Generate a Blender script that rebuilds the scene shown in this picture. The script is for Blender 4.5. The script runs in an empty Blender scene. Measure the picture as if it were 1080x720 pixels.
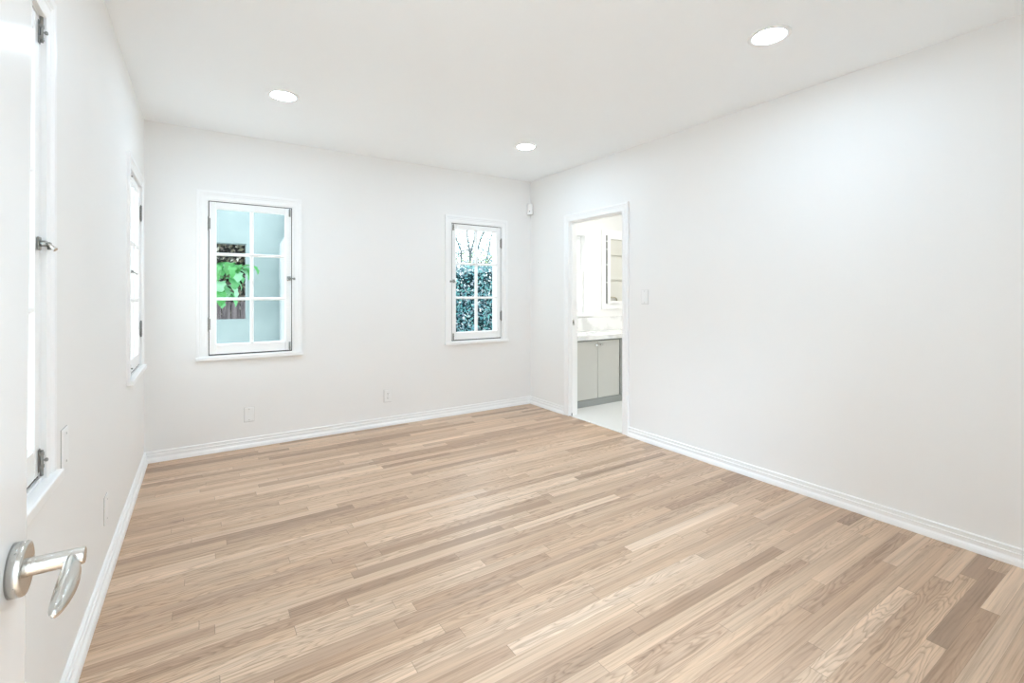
import bpy, bmesh, math, random
from mathutils import Vector, Matrix, noise as mnoise

C = bpy.context.scene
PI = math.pi
R = math.radians

# ------------------------------------------------------------------ camera
F_PX = 496.05
cam_d = bpy.data.cameras.new('camera')
cam = bpy.data.objects.new('camera', cam_d)
C.collection.objects.link(cam)
cam.location = (0, 0, 1.23)
cam.rotation_euler = (R(90), 0, R(-33.353))
cam_d.sensor_width = 36
cam_d.lens = 36 * F_PX / 1080
cam_d.shift_y = -50.1 / 1080
cam_d.clip_start = 0.02
C.camera = cam

# ------------------------------------------------------------------ world, light, exposure
SKY = 4.3
LAMP = 142.0
BATH = 14.0
HALL_FILL = 235.0
w = bpy.data.worlds.new('overcast_sky')
C.world = w
w.use_nodes = True
wn = w.node_tree.nodes
wl = w.node_tree.links
wn.clear()
wo = wn.new('ShaderNodeOutputWorld')
wb = wn.new('ShaderNodeBackground')
wtc = wn.new('ShaderNodeTexCoord')
wsep = wn.new('ShaderNodeSeparateXYZ')
wr = wn.new('ShaderNodeValToRGB')
wr.color_ramp.elements[0].position = 0.0
wr.color_ramp.elements[0].color = (0.97, 0.985, 1.0, 1)
wr.color_ramp.elements[1].position = 1.0
wr.color_ramp.elements[1].color = (0.86, 0.93, 1.0, 1)
wl.new(wtc.outputs['Generated'], wsep.inputs[0])
wl.new(wsep.outputs['Z'], wr.inputs[0])
wl.new(wr.outputs[0], wb.inputs['Color'])
wb.inputs['Strength'].default_value = SKY
wl.new(wb.outputs[0], wo.inputs['Surface'])

C.view_settings.view_transform = 'Standard'
C.view_settings.look = 'None'
C.view_settings.gamma = 1
C.view_settings.use_curve_mapping = False
C.view_settings.exposure = 0.0
C.cycles.max_bounces = 16
C.cycles.diffuse_bounces = 12
C.cycles.glossy_bounces = 6
C.cycles.transparent_max_bounces = 16
C.cycles.sample_clamp_indirect = 8
C.cycles.caustics_reflective = False
C.cycles.caustics_refractive = False
C.cycles.use_denoising = True


def area_light(name, loc, size, power, col=(1, 1, 1), rot=(0, 0, 0)):
    d = bpy.data.lights.new(name, 'AREA')
    d.shape = 'DISK'
    d.size = size
    d.energy = power
    d.color = col
    o = bpy.data.objects.new(name, d)
    C.collection.objects.link(o)
    o.location = loc
    o.rotation_euler = rot
    return o


# unseen bathroom ceiling lamp; hallway light added as frontal fill for the bedroom
area_light('bathroom_ceiling_lamp', (4.1, 3.25, 2.42), 0.30, BATH, (1, 0.985, 0.96))
area_light('hallway_fill_light', (-0.70, -1.10, 2.42), 0.60, HALL_FILL, (0.595, 0.805, 1.03))


# ------------------------------------------------------------------ materials
def mat(name, col, rough=0.5, metal=0.0, spec=0.5, bump=None, coat=0.0):
    m = bpy.data.materials.new(name)
    m.use_nodes = True
    nt = m.node_tree
    b = nt.nodes['Principled BSDF']
    b.inputs['Base Color'].default_value = (*col, 1)
    b.inputs['Roughness'].default_value = rough
    b.inputs['Metallic'].default_value = metal
    b.inputs['Specular IOR Level'].default_value = spec
    if coat:
        b.inputs['Coat Weight'].default_value = coat
        b.inputs['Coat Roughness'].default_value = 0.08
    if bump:
        tc = nt.nodes.new('ShaderNodeTexCoord')
        n = nt.nodes.new('ShaderNodeTexNoise')
        n.inputs['Scale'].default_value = bump[0]
        n.inputs['Detail'].default_value = 4
        bp = nt.nodes.new('ShaderNodeBump')
        bp.inputs['Strength'].default_value = bump[1]
        bp.inputs['Distance'].default_value = bump[2]
        nt.links.new(tc.outputs['Object'], n.inputs['Vector'])
        nt.links.new(n.outputs['Fac'], bp.inputs['Height'])
        nt.links.new(bp.outputs[0], b.inputs['Normal'])
    return m


def mottled(name, c1, c2, scale, rough=0.6, spec=0.4, bump=0.0, detail=5, lo=0.35, hi=0.65, dist=0.01):
    m = mat(name, c1, rough, 0, spec)
    nt = m.node_tree
    b = nt.nodes['Principled BSDF']
    tc = nt.nodes.new('ShaderNodeTexCoord')
    n = nt.nodes.new('ShaderNodeTexNoise')
    n.inputs['Scale'].default_value = scale
    n.inputs['Detail'].default_value = detail
    r = nt.nodes.new('ShaderNodeValToRGB')
    r.color_ramp.elements[0].position = lo
    r.color_ramp.elements[0].color = (*c1, 1)
    r.color_ramp.elements[1].position = hi
    r.color_ramp.elements[1].color = (*c2, 1)
    nt.links.new(tc.outputs['Object'], n.inputs['Vector'])
    nt.links.new(n.outputs['Fac'], r.inputs[0])
    nt.links.new(r.outputs[0], b.inputs['Base Color'])
    if bump:
        bp = nt.nodes.new('ShaderNodeBump')
        bp.inputs['Strength'].default_value = bump
        bp.inputs['Distance'].default_value = dist
        nt.links.new(n.outputs['Fac'], bp.inputs['Height'])
        nt.links.new(bp.outputs[0], b.inputs['Normal'])
    return m


def leafmat(name, cols, rough=0.35, trans=0.25):
    m = bpy.data.materials.new(name)
    m.use_nodes = True
    nt = m.node_tree
    b = nt.nodes['Principled BSDF']
    g = nt.nodes.new('ShaderNodeNewGeometry')
    r = nt.nodes.new('ShaderNodeValToRGB')
    r.color_ramp.interpolation = 'LINEAR'
    els = r.color_ramp.elements
    while len(els) < len(cols):
        els.new(0.5)
    for i, c in enumerate(cols):
        els[i].position = i / (len(cols) - 1)
        els[i].color = (*c, 1)
    nt.links.new(g.outputs['Random Per Island'], r.inputs[0])
    nt.links.new(r.outputs[0], b.inputs['Base Color'])
    b.inputs['Roughness'].default_value = rough
    t = nt.nodes.new('ShaderNodeBsdfTranslucent')
    nt.links.new(r.outputs[0], t.inputs['Color'])
    mx = nt.nodes.new('ShaderNodeMixShader')
    mx.inputs[0].default_value = trans
    nt.links.new(b.outputs[0], mx.inputs[1])
    nt.links.new(t.outputs[0], mx.inputs[2])
    nt.links.new(mx.outputs[0], nt.nodes['Material Output'].inputs['Surface'])
    return m


def glassmat():
    m = bpy.data.materials.new('window_glass')
    m.use_nodes = True
    nt = m.node_tree
    nt.nodes.clear()
    o = nt.nodes.new('ShaderNodeOutputMaterial')
    t = nt.nodes.new('ShaderNodeBsdfTransparent')
    t.inputs['Color'].default_value = (0.95, 0.985, 0.985, 1)
    g = nt.nodes.new('ShaderNodeBsdfGlossy')
    g.inputs['Roughness'].default_value = 0.02
    f = nt.nodes.new('ShaderNodeFresnel')
    f.inputs['IOR'].default_value = 1.20
    mx = nt.nodes.new('ShaderNodeMixShader')
    # the pane is thin and does not bend light: only its outer faces reflect
    ge = nt.nodes.new('ShaderNodeNewGeometry')
    inv = nt.nodes.new('ShaderNodeMath')
    inv.operation = 'SUBTRACT'
    inv.inputs[0].default_value = 1.0
    nt.links.new(ge.outputs['Backfacing'], inv.inputs[1])
    mu = nt.nodes.new('ShaderNodeMath')
    mu.operation = 'MULTIPLY'
    nt.links.new(f.outputs[0], mu.inputs[0])
    nt.links.new(inv.outputs[0], mu.inputs[1])
    nt.links.new(mu.outputs[0], mx.inputs[0])
    nt.links.new(t.outputs[0], mx.inputs[1])
    nt.links.new(g.outputs[0], mx.inputs[2])
    nt.links.new(mx.outputs[0], o.inputs['Surface'])
    return m


def emitmat(name, col, strength):
    m = bpy.data.materials.new(name)
    m.use_nodes = True
    nt = m.node_tree
    nt.nodes.clear()
    o = nt.nodes.new('ShaderNodeOutputMaterial')
    e = nt.nodes.new('ShaderNodeEmission')
    e.inputs['Color'].default_value = (*col, 1)
    e.inputs['Strength'].default_value = strength
    nt.links.new(e.outputs[0], o.inputs['Surface'])
    return m


def brushed(name, col, rough=0.3):
    m = mat(name, col, rough, 1.0)
    nt = m.node_tree
    b = nt.nodes['Principled BSDF']
    tc = nt.nodes.new('ShaderNodeTexCoord')
    mp = nt.nodes.new('ShaderNodeMapping')
    mp.inputs['Scale'].default_value = (300, 20, 300)
    n = nt.nodes.new('ShaderNodeTexNoise')
    n.inputs['Scale'].default_value = 1.0
    r = nt.nodes.new('ShaderNodeMapRange')
    r.inputs['To Min'].default_value = rough - 0.02
    r.inputs['To Max'].default_value = rough + 0.03
    nt.links.new(tc.outputs['Object'], mp.inputs[0])
    nt.links.new(mp.outputs[0], n.inputs['Vector'])
    nt.links.new(n.outputs['Fac'], r.inputs['Value'])
    nt.links.new(r.outputs[0], b.inputs['Roughness'])
    return m


def oak_floor():
    m = bpy.data.materials.new('oak_strip_floor')
    m.use_nodes = True
    nt = m.node_tree
    N, L = nt.nodes, nt.links
    b = N['Principled BSDF']

    def mth(op, a, c=None, d=None):
        n = N.new('ShaderNodeMath')
        n.operation = op
        for i, v in enumerate((a, c, d)):
            if v is None:
                continue
            if isinstance(v, (int, float)):
                n.inputs[i].default_value = v
            else:
                L.new(v, n.inputs[i])
        return n.outputs[0]

    def comb(x, y, z):
        n = N.new('ShaderNodeCombineXYZ')
        for i, v in enumerate((x, y, z)):
            if isinstance(v, (int, float)):
                n.inputs[i].default_value = v
            else:
                L.new(v, n.inputs[i])
        return n.outputs[0]

    def mixc(f, a, c, mode='MIX'):
        n = N.new('ShaderNodeMix')
        n.data_type = 'RGBA'
        n.blend_type = mode
        for s, v in ((n.inputs['Factor'], f), (n.inputs['A'], a), (n.inputs['B'], c)):
            if isinstance(v, (int, float)):
                s.default_value = v
            elif isinstance(v, tuple):
                s.default_value = (*v, 1)
            else:
                L.new(v, s)
        return n.outputs['Result']

    def ramp(f, pts):
        n = N.new('ShaderNodeValToRGB')
        e = n.color_ramp.elements
        while len(e) < len(pts):
            e.new(0.5)
        for i, (p, c) in enumerate(pts):
            e[i].position = p
            e[i].color = (*c, 1)
        L.new(f, n.inputs[0])
        return n.outputs[0]

    tc = N.new('ShaderNodeTexCoord')
    sep = N.new('ShaderNodeSeparateXYZ')
    L.new(tc.outputs['Object'], sep.inputs[0])
    x, y = sep.outputs['X'], sep.outputs['Y']
    W = BOARD_W
    LEN = 0.95
    yr = mth('DIVIDE', mth('ADD', y, 10.013), W)
    row = mth('FLOOR', yr)
    fr = mth('FRACT', yr)
    wv = mth('ADD', mth('DIVIDE', x, LEN), mth('MULTIPLY', row, 17.317))
    vo = N.new('ShaderNodeTexVoronoi')
    vo.voronoi_dimensions = '1D'
    vo.feature = 'F1'
    vo.inputs['Scale'].default_value = 1
    vo.inputs['Randomness'].default_value = 0.95
    L.new(wv, vo.inputs['W'])
    ve = N.new('ShaderNodeTexVoronoi')
    ve.voronoi_dimensions = '1D'
    ve.feature = 'DISTANCE_TO_EDGE'
    ve.inputs['Scale'].default_value = 1
    ve.inputs['Randomness'].default_value = 0.95
    L.new(wv, ve.inputs['W'])
    rs = N.new('ShaderNodeSeparateColor')
    L.new(vo.outputs['Color'], rs.inputs[0])
    r1, r2, r3 = rs.outputs[0], rs.outputs[1], rs.outputs[2]
    base = ramp(r1, FLOOR_TONES)
    # hue drift between pinkish and yellowish boards
    base = mixc(mth('MULTIPLY', r2, 0.35), base, mixc(1.0, base, (1.0, 0.90, 0.80), 'MULTIPLY'))
    # fine straight grain
    gv = comb(mth('ADD', mth('MULTIPLY', x, 2.2), mth('MULTIPLY', r3, 40)), mth('MULTIPLY', y, 130), mth('MULTIPLY', r2, 30))
    gn = N.new('ShaderNodeTexNoise')
    gn.inputs['Scale'].default_value = 1
    gn.inputs['Detail'].default_value = 5
    gn.inputs['Roughness'].default_value = 0.6
    L.new(gv, gn.inputs['Vector'])
    g1 = ramp(gn.outputs['Fac'], [(0.30, (0.70, 0.66, 0.62)), (0.5, (0.97, 0.97, 0.97)), (0.7, (1.08, 1.07, 1.05))])
    # broad streaks
    sv = comb(mth('ADD', mth('MULTIPLY', x, 0.9), mth('MULTIPLY', r2, 60)), mth('MULTIPLY', y, 26), mth('MULTIPLY', r3, 17))
    sn = N.new('ShaderNodeTexNoise')
    sn.inputs['Scale'].default_value = 1
    sn.inputs['Detail'].default_value = 3
    L.new(sv, sn.inputs['Vector'])
    g2 = ramp(sn.outputs['Fac'], [(0.3, (0.84, 0.82, 0.80)), (0.7, (1.06, 1.05, 1.04))])
    # cathedral figure
    cv = comb(mth('ADD', mth('MULTIPLY', x, 0.20), mth('MULTIPLY', r3, 31)), mth('ADD', y, mth('MULTIPLY', r1, 9)), mth('MULTIPLY', r2, 5))
    wa = N.new('ShaderNodeTexNoise')
    wa.inputs['Scale'].default_value = 1
    wa.inputs['Detail'].default_value = 2.5
    wa.inputs['Roughness'].default_value = 0.45
    L.new(comb(mth('ADD', mth('MULTIPLY', x, 1.7), mth('MULTIPLY', r3, 31)), mth('ADD', mth('MULTIPLY', y, 15), mth('MULTIPLY', r1, 9)), mth('MULTIPLY', r2, 50)), wa.inputs['Vector'])
    wf = mth('FRACT', mth('MULTIPLY', wa.outputs['Fac'], 17))
    g3 = ramp(wf, [(0.0, (0.66, 0.61, 0.57)), (0.22, (0.90, 0.88, 0.87)), (0.55, (1.03, 1.03, 1.03)), (0.85, (1.0, 0.99, 0.98)), (1.0, (0.74, 0.70, 0.67))])
    cm = N.new('ShaderNodeMapRange')
    cm.inputs['From Min'].default_value = 0.30
    cm.inputs['From Max'].default_value = 0.60
    L.new(r3, cm.inputs['Value'])
    col = mixc(1.0, base, g1, 'MULTIPLY')
    col = mixc(1.0, col, g2, 'MULTIPLY')
    col = mixc(mth('MULTIPLY', cm.outputs[0], 0.85), col, mixc(1.0, col, g3, 'MULTIPLY'))
    # occasional knots / dark flecks
    kn = N.new('ShaderNodeTexNoise')
    kn.inputs['Scale'].default_value = 1
    kn.inputs['Detail'].default_value = 2
    L.new(comb(mth('MULTIPLY', x, 5), mth('MULTIPLY', y, 30), mth('MULTIPLY', r1, 50)), kn.inputs['Vector'])
    km = ramp(kn.outputs['Fac'], [(0.70, (0, 0, 0)), (0.76, (1, 1, 1))])
    col = mixc(mth('MULTIPLY', km, 0.45), col, (0.20, 0.12, 0.08))
    # seams
    ed = mth('MINIMUM', mth('MULTIPLY', fr, W), mth('MULTIPLY', mth('SUBTRACT', 1.0, fr), W))
    s1 = mth('LESS_THAN', ed, 0.0006)
    s2 = mth('LESS_THAN', mth('MULTIPLY', ve.outputs['Distance'], LEN), 0.0010)
    sm = mth('MAXIMUM', mth('MULTIPLY', s1, 0.40), mth('MULTIPLY', s2, 0.55))
    col = mixc(sm, col, (0.14, 0.085, 0.055))
    L.new(col, b.inputs['Base Color'])
    rr = N.new('ShaderNodeMapRange')
    rr.inputs['To Min'].default_value = 0.30
    rr.inputs['To Max'].default_value = 0.44
    L.new(gn.outputs['Fac'], rr.inputs['Value'])
    L.new(rr.outputs[0], b.inputs['Roughness'])
    b.inputs['Specular IOR Level'].default_value = 0.5
    bp = N.new('ShaderNodeBump')
    bp.inputs['Strength'].default_value = 0.12
    bp.inputs['Distance'].default_value = 0.001
    L.new(mth('SUBTRACT', gn.outputs['Fac'], sm), bp.inputs['Height'])
    L.new(bp.outputs[0], b.inputs['Normal'])
    return m


def hex_tile():
    m = mat('white_mosaic_tile', (0.86, 0.86, 0.84), 0.25)
    nt = m.node_tree
    N, L = nt.nodes, nt.links
    b = N['Principled BSDF']
    tc = N.new('ShaderNodeTexCoord')
    v = N.new('ShaderNodeTexVoronoi')
    v.feature = 'DISTANCE_TO_EDGE'
    v.voronoi_dimensions = '2D'
    v.inputs['Scale'].default_value = 38
    v.inputs['Randomness'].default_value = 0.12
    L.new(tc.outputs['Object'], v.inputs['Vector'])
    r = N.new('ShaderNodeValToRGB')
    r.color_ramp.elements[0].position = 0.03
    r.color_ramp.elements[0].color = (0.55, 0.54, 0.51, 1)
    r.color_ramp.elements[1].position = 0.09
    r.color_ramp.elements[1].color = (0.88, 0.88, 0.86, 1)
    L.new(v.outputs['Distance'], r.inputs[0])
    L.new(r.outputs[0], b.inputs['Base Color'])
    return m


def plank_fence_mat():
    m = mat('weathered_fence_board', (0.2, 0.17, 0.16), 0.8)
    nt = m.node_tree
    N, L = nt.nodes, nt.links
    b = N['Principled BSDF']
    tc = N.new('ShaderNodeTexCoord')
    mp = N.new('ShaderNodeMapping')
    mp.inputs['Scale'].default_value = (40, 40, 3)
    n = N.new('ShaderNodeTexNoise')
    n.inputs['Scale'].default_value = 1
    r = N.new('ShaderNodeValToRGB')
    r.color_ramp.elements[0].position = 0.35
    r.color_ramp.elements[0].color = (0.065, 0.052, 0.055, 1)
    r.color_ramp.elements[1].position = 0.7
    r.color_ramp.elements[1].color = (0.19, 0.16, 0.165, 1)
    L.new(tc.outputs['Object'], mp.inputs[0])
    L.new(mp.outputs[0], n.inputs['Vector'])
    L.new(n.outputs['Fac'], r.inputs[0])
    L.new(r.outputs[0], b.inputs['Base Color'])
    return m


BOARD_W = 0.057
FLOOR_TONES = [(0.0, (0.42, 0.285, 0.195)), (0.12, (0.53, 0.37, 0.258)), (0.5, (0.62, 0.445, 0.312)),
               (0.88, (0.685, 0.51, 0.37)), (1.0, (0.76, 0.59, 0.445))]
M = {
    'wall': mat('white_wall_paint', (0.888, 0.882, 0.868), 0.6, spec=0.3, bump=(90, 0.04, 0.002)),
    'ceil': mat('white_ceiling_paint', (0.935, 0.958, 0.972), 0.7, spec=0.2),
    'trim': mat('white_trim_enamel', (0.93, 0.93, 0.925), 0.28),
    'door': mat('white_door_enamel', (0.82, 0.82, 0.81), 0.12),
    'plate': mat('white_plastic', (0.90, 0.90, 0.89), 0.3),
    'slot': mat('dark_slot', (0.06, 0.06, 0.06), 0.6),
    'strip': mat('dark_shadow_gap', (0.10, 0.10, 0.095), 0.8, spec=0.2),
    'rim': mat('painted_shadow_rim', (0.46, 0.455, 0.44), 0.6),
    'screw': mat('painted_screw', (0.55, 0.55, 0.54), 0.35, 0.3),
    'nickel': brushed('satin_nickel', (0.60, 0.58, 0.545), 0.26),
    'iron': mat('aged_nickel_hardware', (0.33, 0.33, 0.31), 0.38, 0.9),
    'chrome': mat('chrome', (0.80, 0.80, 0.80), 0.1, 1.0),
    'glass': glassmat(),
    'lens': emitmat('led_lens', (0.63, 0.82, 1.0), LAMP),
    'floor': oak_floor(),
    'tile': hex_tile(),
    'cab': mat('grey_cabinet_lacquer', (0.59, 0.585, 0.545), 0.35),
    'toe': mat('grey_toe_kick', (0.32, 0.335, 0.32), 0.45),
    'marble': mottled('white_marble', (0.74, 0.74, 0.73), (0.90, 0.90, 0.885), 6.0, 0.12, 0.5, 0, 8, 0.38, 0.50),
    'cream': mat('cream_cabinet_interior', (0.72, 0.71, 0.65), 0.4),
    'dark': mat('dark_gasket', (0.02, 0.02, 0.02), 0.5),
    'stucco': mottled('pale_aqua_stucco', (0.245, 0.305, 0.31), (0.30, 0.365, 0.37), 3.0, 0.9, 0.1, 0.6, 12, 0.3, 0.7, 0.02),
    'whitestucco': mottled('white_stucco', (0.84, 0.86, 0.86), (0.90, 0.91, 0.91), 8.0, 0.9, 0.1, 0.4, 10, 0.3, 0.7),
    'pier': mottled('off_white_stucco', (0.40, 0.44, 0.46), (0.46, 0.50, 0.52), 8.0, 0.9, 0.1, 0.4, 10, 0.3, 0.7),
    'ground': mottled('pale_concrete', (0.72, 0.71, 0.69), (0.80, 0.79, 0.77), 4.0, 0.9, 0.1),
    'fence': plank_fence_mat(),
    'bark': mottled('grey_bark', (0.08, 0.10, 0.11), (0.17, 0.20, 0.20), 30, 0.9, 0.1, 0.4),
    'hedge': leafmat('blue_green_leaf', [(0.02, 0.05, 0.07), (0.05, 0.16, 0.20), (0.10, 0.34, 0.38), (0.18, 0.46, 0.42), (0.22, 0.26, 0.34), (0.85, 0.90, 0.88)], 0.3, 0.2),
    'hedge2': leafmat('dark_leaf', [(0.015, 0.02, 0.015), (0.06, 0.06, 0.035), (0.14, 0.14, 0.08), (0.10, 0.075, 0.06), (0.50, 0.50, 0.42)], 0.4, 0.15),
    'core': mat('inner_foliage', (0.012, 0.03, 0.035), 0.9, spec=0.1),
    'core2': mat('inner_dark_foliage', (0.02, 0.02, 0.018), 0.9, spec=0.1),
    'spray': leafmat('yellow_green_leaf', [(0.20, 0.28, 0.10), (0.36, 0.44, 0.20), (0.12, 0.25, 0.22)], 0.4, 0.3),
    'broad': leafmat('bright_green_leaf', [(0.04, 0.22, 0.04), (0.07, 0.33, 0.08), (0.14, 0.46, 0.19), (0.30, 0.58, 0.37)], 0.35, 0.3),
    'stem': mat('green_brown_stem', (0.10, 0.09, 0.05), 0.7),
}


# ------------------------------------------------------------------ mesh helpers
class MB:
    def __init__(s):
        s.bm = bmesh.new()

    def face(s, pts, smooth=False):
        f = s.bm.faces.new([s.bm.verts.new(p) for p in pts])
        f.smooth = smooth
        return f

    def box(s, x0, x1, y0, y1, z0, z1, bev=0.0, seg=2, xf=None):
        r = bmesh.ops.create_cube(s.bm, size=1)
        vs = r['verts']
        for v in vs:
            v.co = Vector((x0 if v.co.x < 0 else x1, y0 if v.co.y < 0 else y1, z0 if v.co.z < 0 else z1))
        if bev:
            es = list({e for v in vs for e in v.link_edges})
            rb = bmesh.ops.bevel(s.bm, geom=es, offset=bev, segments=seg, affect='EDGES', profile=0.5)
            vs = list({v for f in rb['faces'] for v in f.verts} | {v for v in vs if v.is_valid})
        if xf:
            for v in vs:
                v.co = xf @ v.co
        return s

    def tube(s, pts, rad, n=8, caps=True):
        pts = [Vector(p) for p in pts]
        rads = rad if isinstance(rad, (list, tuple)) else [rad] * len(pts)
        rings = []
        up = None
        for i, p in enumerate(pts):
            d = (pts[min(i + 1, len(pts) - 1)] - pts[max(i - 1, 0)]).normalized()
            if up is None:
                up = Vector((0, 0, 1)) if abs(d.z) < 0.9 else Vector((1, 0, 0))
            a = d.cross(up)
            if a.length < 1e-6:
                a = d.orthogonal()
            a.normalize()
            b2 = a.cross(d).normalized()
            up = b2
            rings.append([s.bm.verts.new(p + (a * math.cos(2 * PI * k / n) + b2 * math.sin(2 * PI * k / n)) * rads[i]) for k in range(n)])
        for i in range(len(rings) - 1):
            for k in range(n):
                f = s.bm.faces.new([rings[i][k], rings[i][(k + 1) % n], rings[i + 1][(k + 1) % n], rings[i + 1][k]])
                f.smooth = True
        if caps:
            s.bm.faces.new(rings[0][::-1])
            s.bm.faces.new(rings[-1])
        return s

    def lathe(s, prof, o=(0, 0, 0), axis='z', n=32, smooth=True):
        """prof: list of (radius, height) along axis."""
        o = Vector(o)
        rings = []
        for r, h in prof:
            ring = []
            for k in range(n):
                a = 2 * PI * k / n
                c1, c2 = r * math.cos(a), r * math.sin(a)
                if axis == 'z':
                    p = (c1, c2, h)
                elif axis == 'x':
                    p = (h, c1, c2)
                else:
                    p = (c2, h, c1)
                ring.append(s.bm.verts.new(o + Vector(p)))
            rings.append(ring)
        for i in range(len(rings) - 1):
            for k in range(n):
                f = s.bm.faces.new([rings[i][k], rings[i][(k + 1) % n], rings[i + 1][(k + 1) % n], rings[i + 1][k]])
                f.smooth = smooth
        s.bm.faces.new(rings[0][::-1])
        s.bm.faces.new(rings[-1])
        return s

    def sweep(s, stations):
        """stations: list of equal-length closed cross sections (lists of points)."""
        rings = [[s.bm.verts.new(p) for p in st] for st in stations]
        n = len(rings[0])
        for i in range(len(rings) - 1):
            for k in range(n):
                s.bm.faces.new([rings[i][k], rings[i][(k + 1) % n], rings[i + 1][(k + 1) % n], rings[i + 1][k]])
        s.bm.faces.new(rings[0][::-1])
        s.bm.faces.new(rings[-1])
        return s

    def prism(s, poly, y0, y1):
        """poly in (x, z) extruded along y."""
        return s.sweep([[(x, y0, z) for x, z in poly], [(x, y1, z) for x, z in poly]])

    def build(s, name, m, parent=None, loc=None, rotz=None, recalc=True, autosmooth=False):
        if recalc:
            bmesh.ops.recalc_face_normals(s.bm, faces=s.bm.faces[:])
        me = bpy.data.meshes.new(name)
        s.bm.to_mesh(me)
        s.bm.free()
        me.materials.append(m)
        o = bpy.data.objects.new(name, me)
        C.collection.objects.link(o)
        if parent:
            o.parent = parent
        if loc:
            o.location = loc
        if rotz:
            o.rotation_euler.z = rotz
        return o


def empty(name, loc=(0, 0, 0), rotz=0):
    o = bpy.data.objects.new(name, None)
    o.empty_display_size = 0.1
    C.collection.objects.link(o)
    o.location = loc
    o.rotation_euler.z = rotz
    return o


def tag(o, label=None, cat=None, group=None, kind=None):
    if label:
        o['label'] = label
    if cat:
        o['category'] = cat
    if group:
        o['group'] = group
    if kind:
        o['kind'] = kind
    return o


def copy_tree(o, parent=None):
    c = o.copy()
    C.collection.objects.link(c)
    c.parent = parent
    for ch in [q for q in bpy.data.objects if q.parent == o]:
        copy_tree(ch, c)
    return c


# ------------------------------------------------------------------ room dimensions
H = 2.494
XL, XR, YB, YF = -0.353, 3.094, 4.321, -0.11
WT = 0.15            # outer wall thickness
PT = 0.095           # partition to the bathroom
BX1, BY0, BH = 5.30, 2.10, 2.45   # bathroom extents
BXL = XR + PT


def wall_panel(name, u0, u1, z0, z1, t, holes, m, loc, rotz, label):
    """A wall in local (u=x, depth=+y, z) with rectangular openings (u0,u1,z0,z1)."""
    us = sorted({u0, u1, *[h[0] for h in holes], *[h[1] for h in holes]})
    zs = sorted({z0, z1, *[h[2] for h in holes], *[h[3] for h in holes]})
    mb = MB()
    vc = {}

    def V(u, y, z):
        k = (round(u, 5), round(y, 5), round(z, 5))
        if k not in vc:
            vc[k] = mb.bm.verts.new((u, y, z))
        return vc[k]

    def solid(i, j):
        if i < 0 or j < 0 or i >= len(us) - 1 or j >= len(zs) - 1:
            return False
        uc, zc = (us[i] + us[i + 1]) / 2, (zs[j] + zs[j + 1]) / 2
        return not any(h[0] < uc < h[1] and h[2] < zc < h[3] for h in holes)

    for i in range(len(us) - 1):
        for j in range(len(zs) - 1):
            if not solid(i, j):
                continue
            a, b2, c, d = us[i], us[i + 1], zs[j], zs[j + 1]
            mb.bm.faces.new([V(a, 0, c), V(b2, 0, c), V(b2, 0, d), V(a, 0, d)])
            mb.bm.faces.new([V(a, t, c), V(a, t, d), V(b2, t, d), V(b2, t, c)])
            if not solid(i - 1, j):
                mb.bm.faces.new([V(a, 0, c), V(a, 0, d), V(a, t, d), V(a, t, c)])
            if not solid(i + 1, j):
                mb.bm.faces.new([V(b2, 0, c), V(b2, t, c), V(b2, t, d), V(b2, 0, d)])
            if not solid(i, j - 1):
                mb.bm.faces.new([V(a, 0, c), V(a, t, c), V(b2, t, c), V(b2, 0, c)])
            if not solid(i, j + 1):
                mb.bm.faces.new([V(a, 0, d), V(b2, 0, d), V(b2, t, d), V(a, t, d)])
    o = mb.build(name, m, None, loc, rotz)
    return tag(o, label, 'wall', None, 'structure')


# window openings: all four share the same size
WW, WZ0, WZ1 = 0.600, 0.745, 1.955
WIN_C, WIN_D = 0.034, 2.106          # left edge of opening, back wall
WIN_A, WIN_B = 1.108, 3.442          # near edge of opening, left wall
BWIN = (3.30, 3.91, 0.985, 1.94)     # bathroom window opening
DY0, DY1, DZ = 2.922, 3.647, 1.958   # bathroom doorway

wall_panel('wall_back', XL - WT, XR, 0, H, WT,
           [(WIN_C, WIN_C + WW, WZ0, WZ1), (WIN_D, WIN_D + WW, WZ0, WZ1)],
           M['wall'], (0, YB, 0), 0, 'white back wall with two small casement windows')
wall_panel('wall_left', YF, YB, 0, H, WT,
           [(WIN_A, WIN_A + WW, WZ0, WZ1), (WIN_B, WIN_B + WW, WZ0, WZ1)],
           M['wall'], (XL, 0, 0), R(90), 'white left wall beside the open door')
# right wall: local u runs along -Y so that depth points to +X
wall_panel('wall_right', -YB - WT, -YF, 0, H, PT,
           [(-DY1, -DY0, 0, DZ)],
           M['wall'], (XR, 0, 0), R(-90), 'long plain white right wall with the bathroom doorway')
wall_panel('wall_front', -XR, -(XL - WT), 0, H, WT, [(-0.63, 0.185, 0, 2.02)],
           M['wall'], (0, YF, 0), R(180), 'white front wall behind the camera')
# bathroom shell
wall_panel('wall_bathroom_back', BXL, BX1, 0, BH, WT, [BWIN], M['wall'], (0, YB, 0), 0,
           'white bathroom wall behind the grey vanity')
wall_panel('wall_bathroom_right', -YB - WT, -BY0 + WT, 0, BH, PT, [], M['wall'], (BX1, 0, 0), R(-90),
           'far white bathroom side wall')
wall_panel('wall_bathroom_front', -BX1, -BXL, 0, BH, PT, [], M['wall'], (0, BY0, 0), R(180),
           'white bathroom wall on the near side')
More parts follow.
